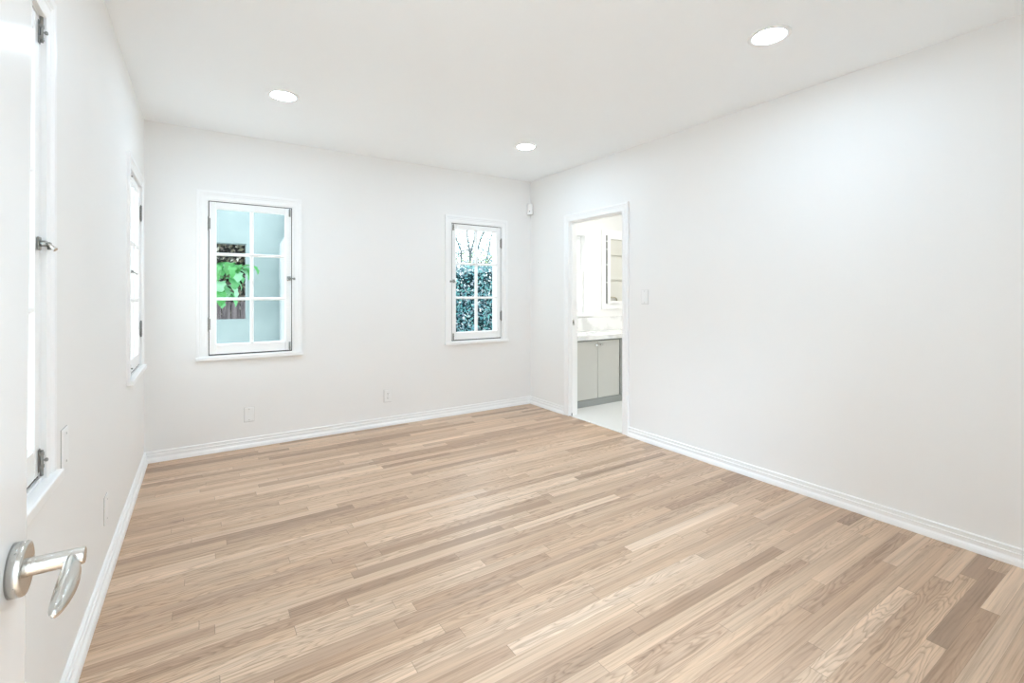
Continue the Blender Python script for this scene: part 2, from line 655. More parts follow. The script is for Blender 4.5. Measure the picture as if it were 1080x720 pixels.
# hallway shell behind the camera
wall_panel('wall_hallway_back', -2.1, 1.2, 0, H, PT, [], M['wall'], (0, -1.90, 0), R(180), 'white hallway wall behind the camera')
wall_panel('wall_hallway_left', -1.90, YF - WT, 0, H, PT, [], M['wall'], (-1.2, 0, 0), R(90), 'white hallway end wall on the left')
wall_panel('wall_hallway_right', -(YF - WT), 1.90, 0, H, PT, [], M['wall'], (2.1, 0, 0), R(-90), 'white hallway end wall on the right')
mb = MB(); mb.box(-1.3, XR, -2.0, YF - WT, H, H + 0.12)
tag(mb.build('ceiling_hallway', M['ceil']), 'white hallway ceiling behind the camera', 'ceiling', None, 'structure')
mb = MB(); mb.box(BXL, BX1 + PT, BY0 - PT, YB + WT, BH, BH + 0.12)
tag(mb.build('ceiling_bathroom', M['ceil']), 'white bathroom ceiling', 'ceiling', None, 'structure')

# ceiling slab
mb = MB()
mb.box(XL - WT, XR + PT, YF - WT, YB + WT, H, H + 0.15)
tag(mb.build('ceiling', M['ceil']), 'smooth white ceiling with recessed lights', 'ceiling', None, 'structure')

mb = MB(); mb.box(XL - WT, XR, YF - 1.9, YB + WT, -0.05, 0)
tag(mb.build('floor', M['floor']), 'light oak strip floor running across the room', 'floor', None, 'structure')
mb = MB(); mb.box(XR + 0.0005, BX1 + PT, BY0 - PT, YB + WT, -0.05, 0.002)
tag(mb.build('floor_bathroom', M['tile']), 'white mosaic tile floor of the bathroom', 'floor', None, 'structure')

# ------------------------------------------------------------------ baseboards
BP = [(0, 0), (0.024, 0), (0.024, 0.006), (0.0225, 0.016), (0.019, 0.025), (0.0135, 0.031), (0.012, 0.034), (0.012, 0.049),
      (0.0142, 0.0515), (0.0135, 0.0545), (0.0085, 0.056), (0.0085, 0.070), (0.0112, 0.0725), (0.0105, 0.0765), (0.005, 0.080), (0, 0.080)]


def baseboard(name, a, b2, inward, label):
    """a,b2: (x,y) ends at the wall; inward: unit normal; mitre at ends done by offsets given as functions"""
    mb = MB()
    st = []
    for (px, py, mx) in (a, b2):
        st.append([(px + inward[0] * d + mx[0] * d, py + inward[1] * d + mx[1] * d, z) for d, z in BP])
    mb.sweep(st)
    tag(mb.build(name, M['trim']), label, 'baseboard', None, 'structure')


baseboard('baseboard_back', (XL, YB, (1, 0)), (XR, YB, (-1, 0)), (0, -1), 'white moulded baseboard along the back wall')
baseboard('baseboard_left', (XL, YF, (0, 0)), (XL, YB, (0, -1)), (1, 0), 'white moulded baseboard along the left wall')
baseboard('baseboard_right', (XR, YF, (0, 0)), (XR, DY0 - 0.0705, (0, 0)), (-1, 0), 'white moulded baseboard along the long right wall')
baseboard('baseboard_corner', (XR, DY1 + 0.0705, (0, 0)), (XR, YB, (0, -1)), (-1, 0), 'short white baseboard between doorway and corner')

# ------------------------------------------------------------------ windows
CP = [(0, 0), (0, 0.010), (0.006, 0.012), (0.012, 0.012), (0.014, 0.009), (0.036, 0.010), (0.040, 0.013), (0.044, 0.013),
      (0.047, 0.011), (0.052, 0.016), (0.070, 0.017), (0.072, 0.015), (0.072, 0)]   # (from opening edge, projection)


def casing(x0, x1, zb, z1, prof, name, parent):
    mb = MB()
    st = [[(x0 - d, -t, zb) for d, t in prof], [(x0 - d, -t, z1 + d) for d, t in prof],
          [(x1 + d, -t, z1 + d) for d, t in prof], [(x1 + d, -t, zb) for d, t in prof]]
    mb.sweep(st)
    return mb.build(name, M['trim'], parent)


def hinge(parent, x, z):
    """butt hinge with ball tips: knuckle barrel and two narrow leaves (local wall frame)."""
    mb = MB()
    h = 0.045
    mb.tube([(x, -0.006, z - h), (x, -0.006, z + h)], 0.0058, 10)
    for k in range(-2, 3):
        mb.lathe([(0.0064, z + k * 0.018 - 0.007), (0.0064, z + k * 0.018 + 0.007)], (x, -0.006, 0), 'z', 10)
    for sg in (-1, 1):
        zz = z + sg * h
        mb.lathe([(0.003, zz - 0.003), (0.0055, zz + 0.0), (0.0062, zz + sg * 0.004), (0.004, zz + sg * 0.009), (0.0008, zz + sg * 0.011)][::sg], (x, -0.006, 0), 'z', 10)
    mb.box(x - 0.014, x + 0.014, -0.0012, 0.0008, z - 0.042, z + 0.042)
    o = mb.build('hinge', M['iron'], parent)
    return o


def slide_bolt(parent, x, z, s):
    """surface bolt on the sash corner; s=+1 shoots up, -1 down."""
    mb = MB()
    mb.box(x - 0.0072, x + 0.0072, -0.0022, 0.0, z - 0.030, z + 0.030, 0.001, 1)
    mb.tube([(x, -0.0055, z - s * 0.026), (x, -0.0055, z + s * 0.040)], 0.0038, 8)
    for q in (-0.016, 0.016):
        mb.box(x - 0.0065, x + 0.0065, -0.0100, -0.001, z + q - 0.005, z + q + 0.005, 0.0015, 1)
    o = mb.build('slide_bolt', M['iron'], parent)
    k = MB()
    k.tube([(x, -0.006, z), (x, -0.013, z)], [0.0024, 0.0024], 8)
    k.lathe([(0.003, -0.0115), (0.0048, -0.013), (0.005, -0.016), (0.003, -0.018)][::-1], (x, 0, z), 'y', 10)
    k.build('bolt_knob', M['iron'], o)
    return o


def latch(parent, x, z, s):
    """casement turn latch; s = direction towards the jamb."""
    mb = MB()
    mb.box(x - 0.013, x + 0.013, -0.004, 0, z - 0.017, z + 0.017, 0.0015, 1)
    mb.lathe([(0.008, 0), (0.008, -0.012), (0.006, -0.018), (0.002, -0.020)], (x, 0, z), 'y', 12)
    mb.tube([(x, -0.012, z), (x + s * 0.022, -0.016, z - 0.001), (x + s * 0.036, -0.013, z - 0.003)], [0.0048, 0.0042, 0.0036], 8)
    o = mb.build('turn_latch', M['iron'], parent)
    k = MB()
    k.tube([(x - s * 0.002, -0.015, z), (x - s * 0.012, -0.028, z - 0.008), (x - s * 0.015, -0.036, z - 0.016)], [0.0038, 0.0045, 0.0058], 8)
    k.build('thumb_turn', M['nickel'], o)
    kp = MB()
    kp.box(x + s * 0.030 if s > 0 else x + s * 0.046, x + s * 0.046 if s > 0 else x + s * 0.030, -0.017, 0.0, z - 0.013, z + 0.007, 0.0015, 1)
    kp.build('strike_keeper', M['iron'], o)
    return o


def make_window(name, loc, rotz, hinge_left, label):
    root = empty(name, loc, rotz)
    tag(root, label, 'window', None, 'structure')
    x0, x1, z0, z1 = 0.0, WW, 0.752, WZ1
    casing(x0, x1, 0.745, z1, CP, 'casing', root)
    # stool
    mb = MB()
    mb.box(x0 - 0.077, x1 + 0.077, -0.032, 0.0, 0.716, 0.745, 0.004, 2)
    mb.box(x0 + 0.001, x1 - 0.001, -0.001, 0.060, 0.738, 0.7515)
    mb.build('window_sill', M['trim'], root)
    # jamb lining with outer stop
    mb = MB()
    t = WT
    mb.box(x0, x0 + 0.004, 0.001, t, 0.752, z1)
    mb.box(x1 - 0.004, x1, 0.001, t, 0.752, z1)
    mb.box(x0 + 0.004, x1 - 0.004, 0.001, t, z1 - 0.004, z1)
    mb.box(x0 + 0.004, x0 + 0.022, 0.040, t, 0.752, z1 - 0.004)
    mb.box(x1 - 0.022, x1 - 0.004, 0.040, t, 0.752, z1 - 0.004)
    mb.box(x0 + 0.022, x1 - 0.022, 0.040, t, z1 - 0.024, z1 - 0.004)
    mb.box(x0 + 0.022, x1 - 0.022, 0.060, t + 0.03, 0.742, 0.764)
    mb.build('jamb', M['trim'], root)
    mb = MB()
    mb.box(x0 + 0.004, x0 + 0.0108, 0.005, 0.012, 0.752, z1 - 0.004)
    mb.box(x1 - 0.0108, x1 - 0.004, 0.005, 0.012, 0.752, z1 - 0.004)
    mb.box(x0 + 0.0108, x1 - 0.0108, 0.005, 0.012, z1 - 0.0108, z1 - 0.004)
    mb.box(x0 + 0.0108, x1 - 0.0108, 0.006, 0.012, 0.7515, 0.762)
    ws = mb.build('shadow_gap_strip', M['strip'], root)  # dark strips put in for the shade of the sash gap
    ws['label'] = 'dark grey strip painted as shade in the gap around the sash'
    # sash: stiles, rails, muntins (front edge chamfered towards the glass)
    g = 0.0105
    sx0, sx1, sz0, sz1 = x0 + g, x1 - g, 0.762, z1 - g
    st, tr, br = 0.048, 0.052, 0.078
    gx0, gx1, gz0, gz1 = sx0 + st, sx1 - st, sz0 + br, sz1 - tr
    mb = MB()
    y0, y1 = 0.001, 0.036
    c = 0.007

    def bar(a0, a1, b0, b1, sides):
        # box with chamfers on the glass sides; sides subset of 'lrtb'
        l = c if 'l' in sides else 0
        r_ = c if 'r' in sides else 0
        tt = c if 't' in sides else 0
        bb = c if 'b' in sides else 0
        f = [(a0 + l, y0, b0 + bb), (a1 - r_, y0, b0 + bb), (a1 - r_, y0, b1 - tt), (a0 + l, y0, b1 - tt)]
        mI = [(a0, y0 + 0.010, b0), (a1, y0 + 0.010, b0), (a1, y0 + 0.010, b1), (a0, y0 + 0.010, b1)]
        k = [(a0, y1, b0), (a1, y1, b0), (a1, y1, b1), (a0, y1, b1)]
        mb.sweep([f, mI, k])

    bar(sx0, gx0, sz0, sz1, 'r')
    bar(gx1, sx1, sz0, sz1, 'l')
    bar(gx0, gx1, sz0, gz0, 't')
    bar(gx0, gx1, gz1, sz1, 'b')
    ph = (gz1 - gz0) / 3
    mw = 0.013
    xm = (gx0 + gx1) / 2
    bar(xm - mw, xm + mw, gz0, gz1, 'lr')
    for q in (1, 2):
        zm = gz0 + q * ph
        bar(gx0, xm - mw + 0.007, zm - mw * 0.9, zm + mw * 0.9, 'tb')
        bar(xm + mw - 0.007, gx1, zm - mw * 0.9, zm + mw * 0.9, 'tb')
    sash = mb.build('sash', M['trim'], root)
    gl = MB()
    gl.box(gx0 - 0.004, gx1 + 0.004, 0.019, 0.022, gz0 - 0.004, gz1 + 0.004)
    gl.build('glass', M['glass'], sash)
    hx, lx, ls = (x0 + 0.004, x1, 1) if hinge_left else (x1 - 0.004, x0, -1)
    for z in (1.775, 0.995):
        hinge(root, hx, z)
    bx = lx - ls * (g + 0.012)
    slide_bolt(root, bx, sz1 - 0.038, 1)
    slide_bolt(root, bx, sz0 + 0.038, -1)
    latch(root, lx - ls * (g + 0.017), 1.36, ls)
    return root


make_window('window_1', (XL, WIN_A, 0), R(90), True, 'near white casement window on left wall, partly behind the open door')
make_window('window_2', (XL, WIN_B, 0), R(90), False, 'white casement window on left wall next to the back corner')
make_window('window_3', (WIN_C, YB, 0), 0, True, 'six pane white casement window looking onto aqua stucco and green leaves')
make_window('window_4', (WIN_D, YB, 0), 0, False, 'six pane white casement window looking onto blue green hedge')

# ------------------------------------------------------------------ bathroom doorway (no leaf visible)
DP = [(0, 0), (0, 0.011), (0.008, 0.013), (0.014, 0.013), (0.016, 0.010), (0.040, 0.012), (0.044, 0.015), (0.048, 0.015),
      (0.051, 0.013), (0.055, 0.018), (0.069, 0.018), (0.0705, 0.016), (0.0705, 0)]
root = empty('door_2', (XR, 0, 0), R(-90))
tag(root, 'white cased doorway in right wall opening into the bathroom', 'doorway', None, 'structure')
casing(-DY1, -DY0, 0.0, DZ, DP, 'casing', root)
mb = MB()
jt = 0.0
a, b2 = -DY1, -DY0
mb.box(a, a + 0.006, 0.0, PT, 0.002, DZ)
mb.box(b2 - 0.006, b2, 0.0, PT, 0.002, DZ)
mb.box(a + 0.006, b2 - 0.006, 0.0, PT, DZ - 0.006, DZ)
mb.build('jamb', M['trim'], root)
mb = MB()
mb.box(a + 0.006, a + 0.017, 0.020, 0.058, 0.002, DZ - 0.006, 0.001, 1)
mb.box(b2 - 0.017, b2 - 0.006, 0.020, 0.058, 0.002, DZ - 0.006, 0.001, 1)
mb.box(a + 0.017, b2 - 0.017, 0.020, 0.058, DZ - 0.017, DZ - 0.006, 0.001, 1)
mb.build('door_stop', M['trim'], root)
mb = MB()
mb.box(a + 0.0165, a + 0.0185, 0.026, 0.050, 0.915, 0.975, 0.0008, 1)
sp = mb.build('strike_plate', M['nickel'], root)
mb = MB()
mb.box(a + 0.0180, a + 0.0192, 0.032, 0.044, 0.933, 0.957)
mb.build('latch_hole', M['slot'], sp)
mb = MB()
mb.box(a + 0.0165, a + 0.022, 0.012, 0.020, 0.004, 0.030, 0.001, 1)
mb.build('floor_bumper', M['dark'], root)
# casing on the bathroom side
mb = MB()
z1 = DZ
st = [[(a - d, PT + t, 0.002) for d, t in DP], [(a - d, PT + t, z1 + d) for d, t in DP],
      [(b2 + d, PT + t, z1 + d) for d, t in DP], [(b2 + d, PT + t, 0.002) for d, t in DP]]
mb.sweep(st)
mb.build('casing', M['trim'], root)

# ------------------------------------------------------------------ entry door, open against the left wall
DXF = -0.145
DEY = 0.655
root = empty('door_1', (DXF - 0.0085, YF, 0), 0)
root.rotation_euler.y = R(0.45)
tag(root, 'glossy white entry door standing open at the left edge', 'door', None, 'structure')
mb = MB(); mb.box(-0.035, 0, 0.004, DEY - YF, 0.012, 2.005, 0.0015, 1)
mb.build('door_leaf', M['door'], root)
hy, hz = 0.613 - YF, 0.976
for s in (1, -1):
    base = 0.0 if s == 1 else -0.035
    if s == -1:
        continue
    hd = MB()
    hd.lathe([(0.0240, 0.0), (0.0240, 0.0085), (0.0230, 0.0100), (0.0205, 0.0106)], (base, hy, hz), 'x', 48, smooth=False)
    for f in hd.bm.faces:
        f.smooth = len(f.verts) == 4
    ro = hd.build('door_handle', M['nickel'], root)
    ro['label'] = 'satin nickel lever handle with round rose'
    nk = MB()
    nk.lathe([(0.0092, 0.009), (0.0080, 0.0115), (0.0079, 0.049), (0.0073, 0.0503)], (base, hy, hz), 'x', 28)
    nk.build('neck', M['nickel'], ro)
    # leaf shaped grip running back towards the hinge side
    gp = MB()
    nseg, ncs = 28, 28
    rings = []
    Lg = 0.104
    for i in range(nseg + 1):
        t = i / nseg
        # half height of the blade and half thickness along the grip
        prof_w = (0.30 + 0.70 * math.sin(PI * min(1, t * 0.98 + 0.02)) ** 0.8)
        if t > 0.93:
            prof_w *= math.sqrt(max(0.0, 1 - ((t - 0.93) / 0.075) ** 2))
        if t < 0.05:
            prof_w *= math.sqrt(max(0.05, 1 - ((0.05 - t) / 0.055) ** 2))
        hh = 0.0120 * prof_w
        ht = 0.0080 * prof_w ** 0.8
        cy = hy + 0.004 - Lg * t
        cx = base + 0.0400 + 0.003 * math.sin(PI * t) + 0.0065 * t
        cz = hz - 0.001
        ring = []
        for k in range(ncs):
            an = 2 * PI * k / ncs
            sx, sz = math.cos(an), math.sin(an)
            # ridge: superellipse closer to a lens, crease facing the room
            e = 1.35
            sx = math.copysign(abs(sx) ** e, sx)
            sz = math.copysign(abs(sz) ** (e * 0.85), sz)
            ring.append(gp.bm.verts.new((cx + ht * sx, cy, cz + hh * sz)))
        rings.append(ring)
    for i in range(nseg):
        for k in range(ncs):
            f = gp.bm.faces.new([rings[i][k], rings[i][(k + 1) % ncs], rings[i + 1][(k + 1) % ncs], rings[i + 1][k]])
            f.smooth = True
    gp.bm.faces.new(rings[0]); gp.bm.faces.new(rings[-1][::-1])
    gp.build('lever_grip', M['nickel'], ro)
mb = MB(); mb.box(-0.030, -0.005, DEY - YF - 0.0005, DEY - YF + 0.0012, hz - 0.028, hz + 0.028)
mb.build('latch_plate', M['nickel'], root)

# ------------------------------------------------------------------ recessed lights
def recessed_light(loc, label):
    root = empty('recessed_light', loc)
    tag(root, label, 'ceiling light', 'round recessed lights in the bedroom ceiling')
    mb = MB()
    n = 48
    pr = [(0.096, 0.0), (0.0955, -0.004), (0.092, -0.0062), (0.076, -0.0050), (0.071, -0.0025), (0.0705, 0.0)]
    rings = [[mb.bm.verts.new((r * math.cos(2 * PI * k / n), r * math.sin(2 * PI * k / n), z)) for k in range(n)] for r, z in pr]
    for i in range(len(rings) - 1):
        for k in range(n):
            f = mb.bm.faces.new([rings[i][k], rings[i + 1][k], rings[i + 1][(k + 1) % n], rings[i][(k + 1) % n]])
            f.smooth = True
    mb.build('trim_ring', M['plate'], root, recalc=False)
    mb = MB()
    mb.lathe([(0.0705, -0.0005), (0.0705, -0.0020), (0.060, -0.0026), (0.02, -0.003)], (0, 0, 0), 'z', n)
    o = mb.build('diffuser', M['lens'], root)
    o['label'] = 'glowing white lens'
    return root


LX0, LX1, LY0, LY1 = 0.432, 2.32, 1.232, 3.31
recessed_light((LX0, LY1, H), 'round recessed ceiling light above the aqua view window, leftmost in view')
recessed_light((LX1, LY1, H), 'small round recessed ceiling light nearest the back right corner')
recessed_light((LX1, LY0, H), 'largest looking round recessed ceiling light, near the right wall')
recessed_light((LX0, LY0, H), 'round recessed ceiling light overhead near the door, outside the view')


# ------------------------------------------------------------------ wall plates (local: wall plane y=0, room at -y)
def plate_base(name, loc, rotz, label, cat, wdt=0.071, hgt=0.116):
    root = empty(name, loc, rotz)
    tag(root, label, cat)
    mb = MB()
    a, b2 = wdt / 2, hgt / 2
    st = []
    for ins, y in ((0, 0), (0, -0.0030), (0.0022, -0.0055), (0.008, -0.0066)):
        st.append([(-a + ins, y, -b2 + ins), (a - ins, y, -b2 + ins), (a - ins, y, b2 - ins), (-a + ins, y, b2 - ins)])
    mb.sweep(st)
    mb.build('plate', M['plate'], root)
    mb = MB()
    mb.box(-a - 0.0014, a + 0.0014, -0.0022, 0.0, -b2 - 0.0018, b2 + 0.0010)  # grey outline drawn as the shadow line of the plate
    rim = mb.build('shadow_rim', M['rim'], root)
    rim['label'] = 'thin grey rim painted as the shadow line around the plate'
    return root


def screws(root, zs):
    for z in zs:
        mb = MB()
        mb.lathe([(0.0036, -0.0062), (0.0036, -0.0076), (0.002, -0.0082)], (0, 0, z), 'y', 12)
        mb.build('screw', M['screw'], root)


p = plate_base('blank_wall_plate', (0.314, YB, 0.263), 0, 'blank white cover plate low on back wall, left of the power outlet', 'wall plate')
screws(p, (0.042, -0.042))
p = plate_base('power_outlet', (1.449, YB, 0.278), 0, 'white duplex power outlet low on the back wall between the windows', 'outlet')
screws(p, (0.0,))
for zc in (0.0195, -0.0195):
    mb = MB()
    n = 20
    poly = []
    for k in range(n):
        an = 2 * PI * k / n
        poly.append((0.017 * math.cos(an), max(-0.0115, min(0.0115, 0.0165 * math.sin(an))) + zc))
    mb.prism(poly, -0.0088, -0.006)
    rc_ = mb.build('receptacle', M['plate'], p)
    mb = MB()
    mb.box(-0.0075, -0.0052, -0.0092, -0.0084, zc - 0.001, zc + 0.0075)
    mb.box(0.0052, 0.0075, -0.0092, -0.0084, zc - 0.001, zc + 0.0075)
    mb.lathe([(0.0026, -0.0084), (0.0026, -0.0092)], (0, 0, zc - 0.0065), 'y', 10)
    mb.build('socket_slots', M['slot'], rc_)
p = plate_base('light_switch', (XR, 2.677, 1.205), R(-90), 'white rocker light switch on right wall beside the bathroom doorway', 'switch')
screws(p, (0.048, -0.048))
mb = MB()
mb.box(-0.0165, 0.0165, -0.0085, -0.006, -0.033, 0.033, 0.001, 1)
mb.build('switch_bezel', M['plate'], p)
mb = MB()
mb.sweep([[(-0.0125, -0.008, -0.029), (-0.0125, -0.0125, -0.029), (-0.0125, -0.0095, 0.0), (-0.0125, -0.0105, 0.029), (-0.0125, -0.008, 0.029)],
          [(0.0125, -0.008, -0.029), (0.0125, -0.0125, -0.029), (0.0125, -0.0095, 0.0), (0.0125, -0.0105, 0.029), (0.0125, -0.008, 0.029)]])
mb.build('rocker', M['plate'], p)
p = plate_base('blank_wall_plate', (XL, 1.945, 0.764), R(90), 'white plate on left wall beside the near window sill', 'wall plate')
screws(p, (0.042, -0.042))
p = plate_base('blank_wall_plate', (XL, 2.68, 0.296), R(90), 'white plate low on the left wall above the baseboard', 'wall plate')
screws(p, (0.042, -0.042))

# motion sensor set diagonally in the back right corner
root = empty('motion_sensor', (XR - 0.012, YB - 0.012, 2.175), R(-45))
tag(root, 'small white motion sensor high in the back right corner', 'sensor')
mb = MB()
mb.sweep([[(-0.016, 0.0, -0.058), (0.016, 0.0, -0.058), (0.016, 0.0, 0.058), (-0.016, 0.0, 0.058)],
          [(-0.032, -0.018, -0.060), (0.032, -0.018, -0.060), (0.032, -0.018, 0.060), (-0.032, -0.018, 0.060)],
          [(-0.032, -0.030, -0.060), (0.032, -0.030, -0.060), (0.032, -0.030, 0.060), (-0.032, -0.030, 0.060)]])
body = mb.build('housing', mat('grey_back_housing', (0.45, 0.44, 0.41), 0.5), root)
body['label'] = 'grey back shell'
mb = MB()
n = 10
pts_f = [(-0.032, -0.0302)] + [(-0.032 + 0.064 * k / n, -0.034 - 0.012 * math.sin(PI * k / n) ** 0.6) for k in range(n + 1)] + [(0.032, -0.0302)]
mb.sweep([[(x, y, -0.060) for x, y in pts_f], [(x, y, 0.060) for x, y in pts_f]])
fc = mb.build('front_cover', M['plate'], root)
mb = MB()
mb.lathe([(0.005, -0.0445), (0.005, -0.0475), (0.002, -0.049)], (0, 0, -0.024), 'y', 12)
mb.build('lens_window', M['slot'], fc)

# ------------------------------------------------------------------ bathroom contents
VY = 3.820
VX0, VX1 = BXL + 0.006, 5.0
root = empty('vanity_cabinet', (0, 0, 0))
tag(root, 'grey bathroom vanity cabinet with two flat doors seen through the doorway', 'cabinet')
mb = MB()
mb.box(VX0, VX1, VY + 0.020, VY + 0.032, 0.078, 0.728)
mb.box(VX0, VX1, YB - 0.014, YB - 0.002, 0.078, 0.728)
mb.box(VX0, VX0 + 0.016, VY + 0.032, YB - 0.014, 0.078, 0.728)
mb.box(VX1 - 0.016, VX1, VY + 0.032, YB - 0.014, 0.078, 0.728)
mb.box(VX0 + 0.016, VX1 - 0.016, VY + 0.032, YB - 0.014, 0.078, 0.094)
mb.box(VX0, 3.296, VY + 0.001, VY + 0.020, 0.078, 0.716)
mb.build('carcass', M['toe'], root)
mb = MB(); mb.box(VX0, VX1, VY + 0.003, VY + 0.03, 0.003, 0.0775)
tk = mb.build('toe_kick', M['toe'], root)
tk['label'] = 'darker grey toe kick'


def knob(parent, x, z, rad=0.015):
    mb = MB()
    mb.lathe([(rad * 0.5, VY), (rad * 0.36, VY - 0.006), (rad * 0.36, VY - 0.013), (rad * 0.85, VY - 0.016), (rad, VY - 0.021),
              (rad * 0.92, VY - 0.026), (rad * 0.55, VY - 0.0295)], (x, 0, z), 'y', 20)
    mb.build('knob', M['chrome'], parent)


for x0, x1, kx in ((3.298, 3.6455, 3.614), (3.6495, 3.985, 3.690)):
    mb = MB(); mb.box(x0, x1, VY, VY + 0.019, 0.082, 0.712, 0.002, 1)
    d = mb.build('cabinet_door', M['cab'], root)
    knob(d, kx, 0.669)
for z0, z1 in ((0.082, 0.315), (0.319, 0.520), (0.524, 0.712)):
    mb = MB(); mb.box(4.004, 4.45, VY + 0.008, VY + 0.019, z0, z1, 0.002, 1)
    d = mb.build('drawer', M['toe'], root)
    knob(d, 4.23, (z0 + z1) / 2)
for z in (0.526, 0.317):
    mb = MB()
    mb.tube([(3.997, VY - 0.002, z - 0.018), (3.997, VY - 0.002, z + 0.018)], 0.005, 8)
    mb.build('hinge', M['iron'], root)
mb = MB(); mb.box(4.46, 4.98, VY, VY + 0.019, 0.082, 0.712, 0.002, 1)
d = mb.build('cabinet_door', M['cab'], root)
knob(d, 4.50, 0.669)

root = empty('vanity_countertop', (0, 0, 0))
tag(root, 'white marble countertop with sink on the grey vanity', 'countertop')
mb = MB()
hx0, hx1, hy0, hy1 = 3.40, 3.80, 3.90, 4.18
ty, zt0, zt1 = VY - 0.022, 0.7285, 0.775
for (x0, x1, y0, y1) in ((VX0, hx0, ty, YB - 0.002), (hx1, VX1, ty, YB - 0.002), (hx0, hx1, ty, hy0), (hx0, hx1, hy1, YB - 0.002)):
    mb.box(x0, x1, y0, y1, zt0, zt1)
mb.build('slab', M['marble'], root)
mb = MB(); mb.box(VX0, VX1, YB - 0.021, YB - 0.001, 0.7755, 0.942, 0.001, 1)
tag(mb.build('backsplash', M['marble']), 'low white marble backsplash behind the faucet', 'backsplash')
mb = MB()
st = []
for f, z in ((0.0, 0.774), (0.012, 0.73), (0.03, 0.68), (0.09, 0.655)):
    st.append([(hx0 + f, hy0 + f, z), (hx1 - f, hy0 + f, z), (hx1 - f, hy1 - f, z), (hx0 + f, hy1 - f, z)])
rings = [[mb.bm.verts.new(p) for p in s_] for s_ in st]
for i in range(3):
    for k in range(4):
        mb.bm.faces.new([rings[i][k], rings[i][(k + 1) % 4], rings[i + 1][(k + 1) % 4], rings[i + 1][k]])
mb.bm.faces.new(rings[-1])
mb.build('sink_basin', M['plate'], root)

root = empty('faucet', (3.60, 4.215, 0.775))
tag(root, 'small chrome faucet behind the sink on the marble countertop', 'faucet')
mb = MB()
mb.lathe([(0.027, 0), (0.027, 0.006), (0.019, 0.012), (0.017, 0.075), (0.015, 0.085)], (0, 0, 0), 'z', 20)
mb.build('faucet_body', M['chrome'], root)
mb = MB()
mb.tube([(0, 0, 0.055), (0, -0.05, 0.072), (0, -0.10, 0.070), (0, -0.115, 0.052)], [0.012, 0.011, 0.010, 0.010], 12)
mb.build('spout', M['chrome'], root)
mb = MB()
mb.tube([(0, 0, 0.085), (0, 0, 0.100), (0.02, 0.0, 0.108), (0.075, 0, 0.116)], [0.010, 0.010, 0.007, 0.006], 10)
mb.build('lever', M['chrome'], root)

# bathroom double hung window
root = empty('window_5', (0, YB, 0))
tag(root, 'white double hung bathroom window above the faucet', 'window', None, 'structure')
bx0, bx1, bz0, bz1 = BWIN
casing(bx0, bx1, bz0, bz1, [(d * 0.75, t) for d, t in CP], 'casing', root)
mb = MB(); mb.box(bx0 - 0.075, bx1 + 0.13, -0.035, 0.0, bz0 - 0.030, bz0, 0.004, 1)
mb.build('window_sill', M['trim'], root)
for (z0, z1, yy) in ((bz0 + 0.002, 1.515, 0.030), (1.485, bz1 - 0.002, 0.068)):
    mb = MB()
    x0, x1 = bx0 + 0.002, bx1 - 0.002
    sw = 0.040
    mb.box(x0, x0 + sw, yy, yy + 0.034, z0, z1)
    mb.box(x1 - sw, x1, yy, yy + 0.034, z0, z1)
    mb.box(x0 + sw, x1 - sw, yy, yy + 0.034, z0, z0 + (0.05 if yy < 0.05 else 0.03))
    mb.box(x0 + sw, x1 - sw, yy, yy + 0.034, z1 - (0.03 if yy < 0.05 else 0.045), z1)
    s_ = mb.build('sash', M['trim'], root)
    g_ = MB(); g_.box(x0 + sw - 0.003, x1 - sw + 0.003, yy + 0.015, yy + 0.018, z0 + 0.02, z1 - 0.02)
    g_.build('glass', M['glass'], s_)
mb = MB(); mb.box((bx0 + bx1) / 2 - 0.03, (bx0 + bx1) / 2 + 0.03, 0.020, 0.030, 1.500, 1.522, 0.003, 1)
mb.build('sash_lock', M['iron'], root)

# recessed wall cabinet right of the bathroom window
root = empty('medicine_cabinet', (0, YB, 0))
tag(root, 'white framed wall cabinet with cream shelves beyond the bathroom doorway', 'wall cabinet')
kx0, kx1, kz0, kz1 = 4.185, 4.80, 1.040, 2.040
mb = MB()
fw = 0.070
for q in ((kx0, kx0 + fw, kz0, kz1), (kx1 - fw, kx1, kz0, kz1), (kx0 + fw, kx1 - fw, kz0, kz0 + fw), (kx0 + fw, kx1 - fw, kz1 - fw, kz1)):
    mb.box(q[0], q[1], -0.020, -0.001, q[2], q[3], 0.003, 1)
mb.build('outer_frame', M['trim'], root)
mb = MB(); mb.box(kx0 + fw - 0.001, kx0 + fw + 0.013, -0.0225, -0.001, kz0 + fw, kz1 - fw)
gk = mb.build('dark_hinge_gap', M['dark'], root)
for z in (1.895, 1.795, 1.60, 1.375):
    mb = MB(); mb.box(kx0 + fw - 0.002, kx0 + fw + 0.014, -0.026, -0.022, z - 0.007, z + 0.007, 0.001, 1)
    mb.build('hinge_clip', M['plate'], gk)
mb = MB()
ix0, ix1, iz0, iz1 = kx0 + fw + 0.013, kx1 - fw, kz0 + fw, kz1 - fw
fw2 = 0.045
for q in ((ix0, ix0 + fw2, iz0, iz1), (ix1 - fw2, ix1, iz0, iz1), (ix0 + fw2, ix1 - fw2, iz0, iz0 + 0.03), (ix0 + fw2, ix1 - fw2, iz1 - fw2, iz1)):
    mb.box(q[0], q[1], -0.040, -0.003, q[2], q[3], 0.002, 1)
mb.build('inner_frame', M['trim'], root)
mb = MB(); mb.box(ix0 + fw2, ix1 - fw2, -0.008, -0.003, iz0 + 0.03, iz1 - fw2)
mb.build('back_panel', M['cream'], root)
for z, th in ((1.729, 0.008), (1.44, 0.055)):
    mb = MB(); mb.box(ix0 + fw2, ix1 - fw2, -0.036, -0.008, z - th / 2, z + th / 2)
    mb.build('shelf', M['cream'], root)
mb = MB()
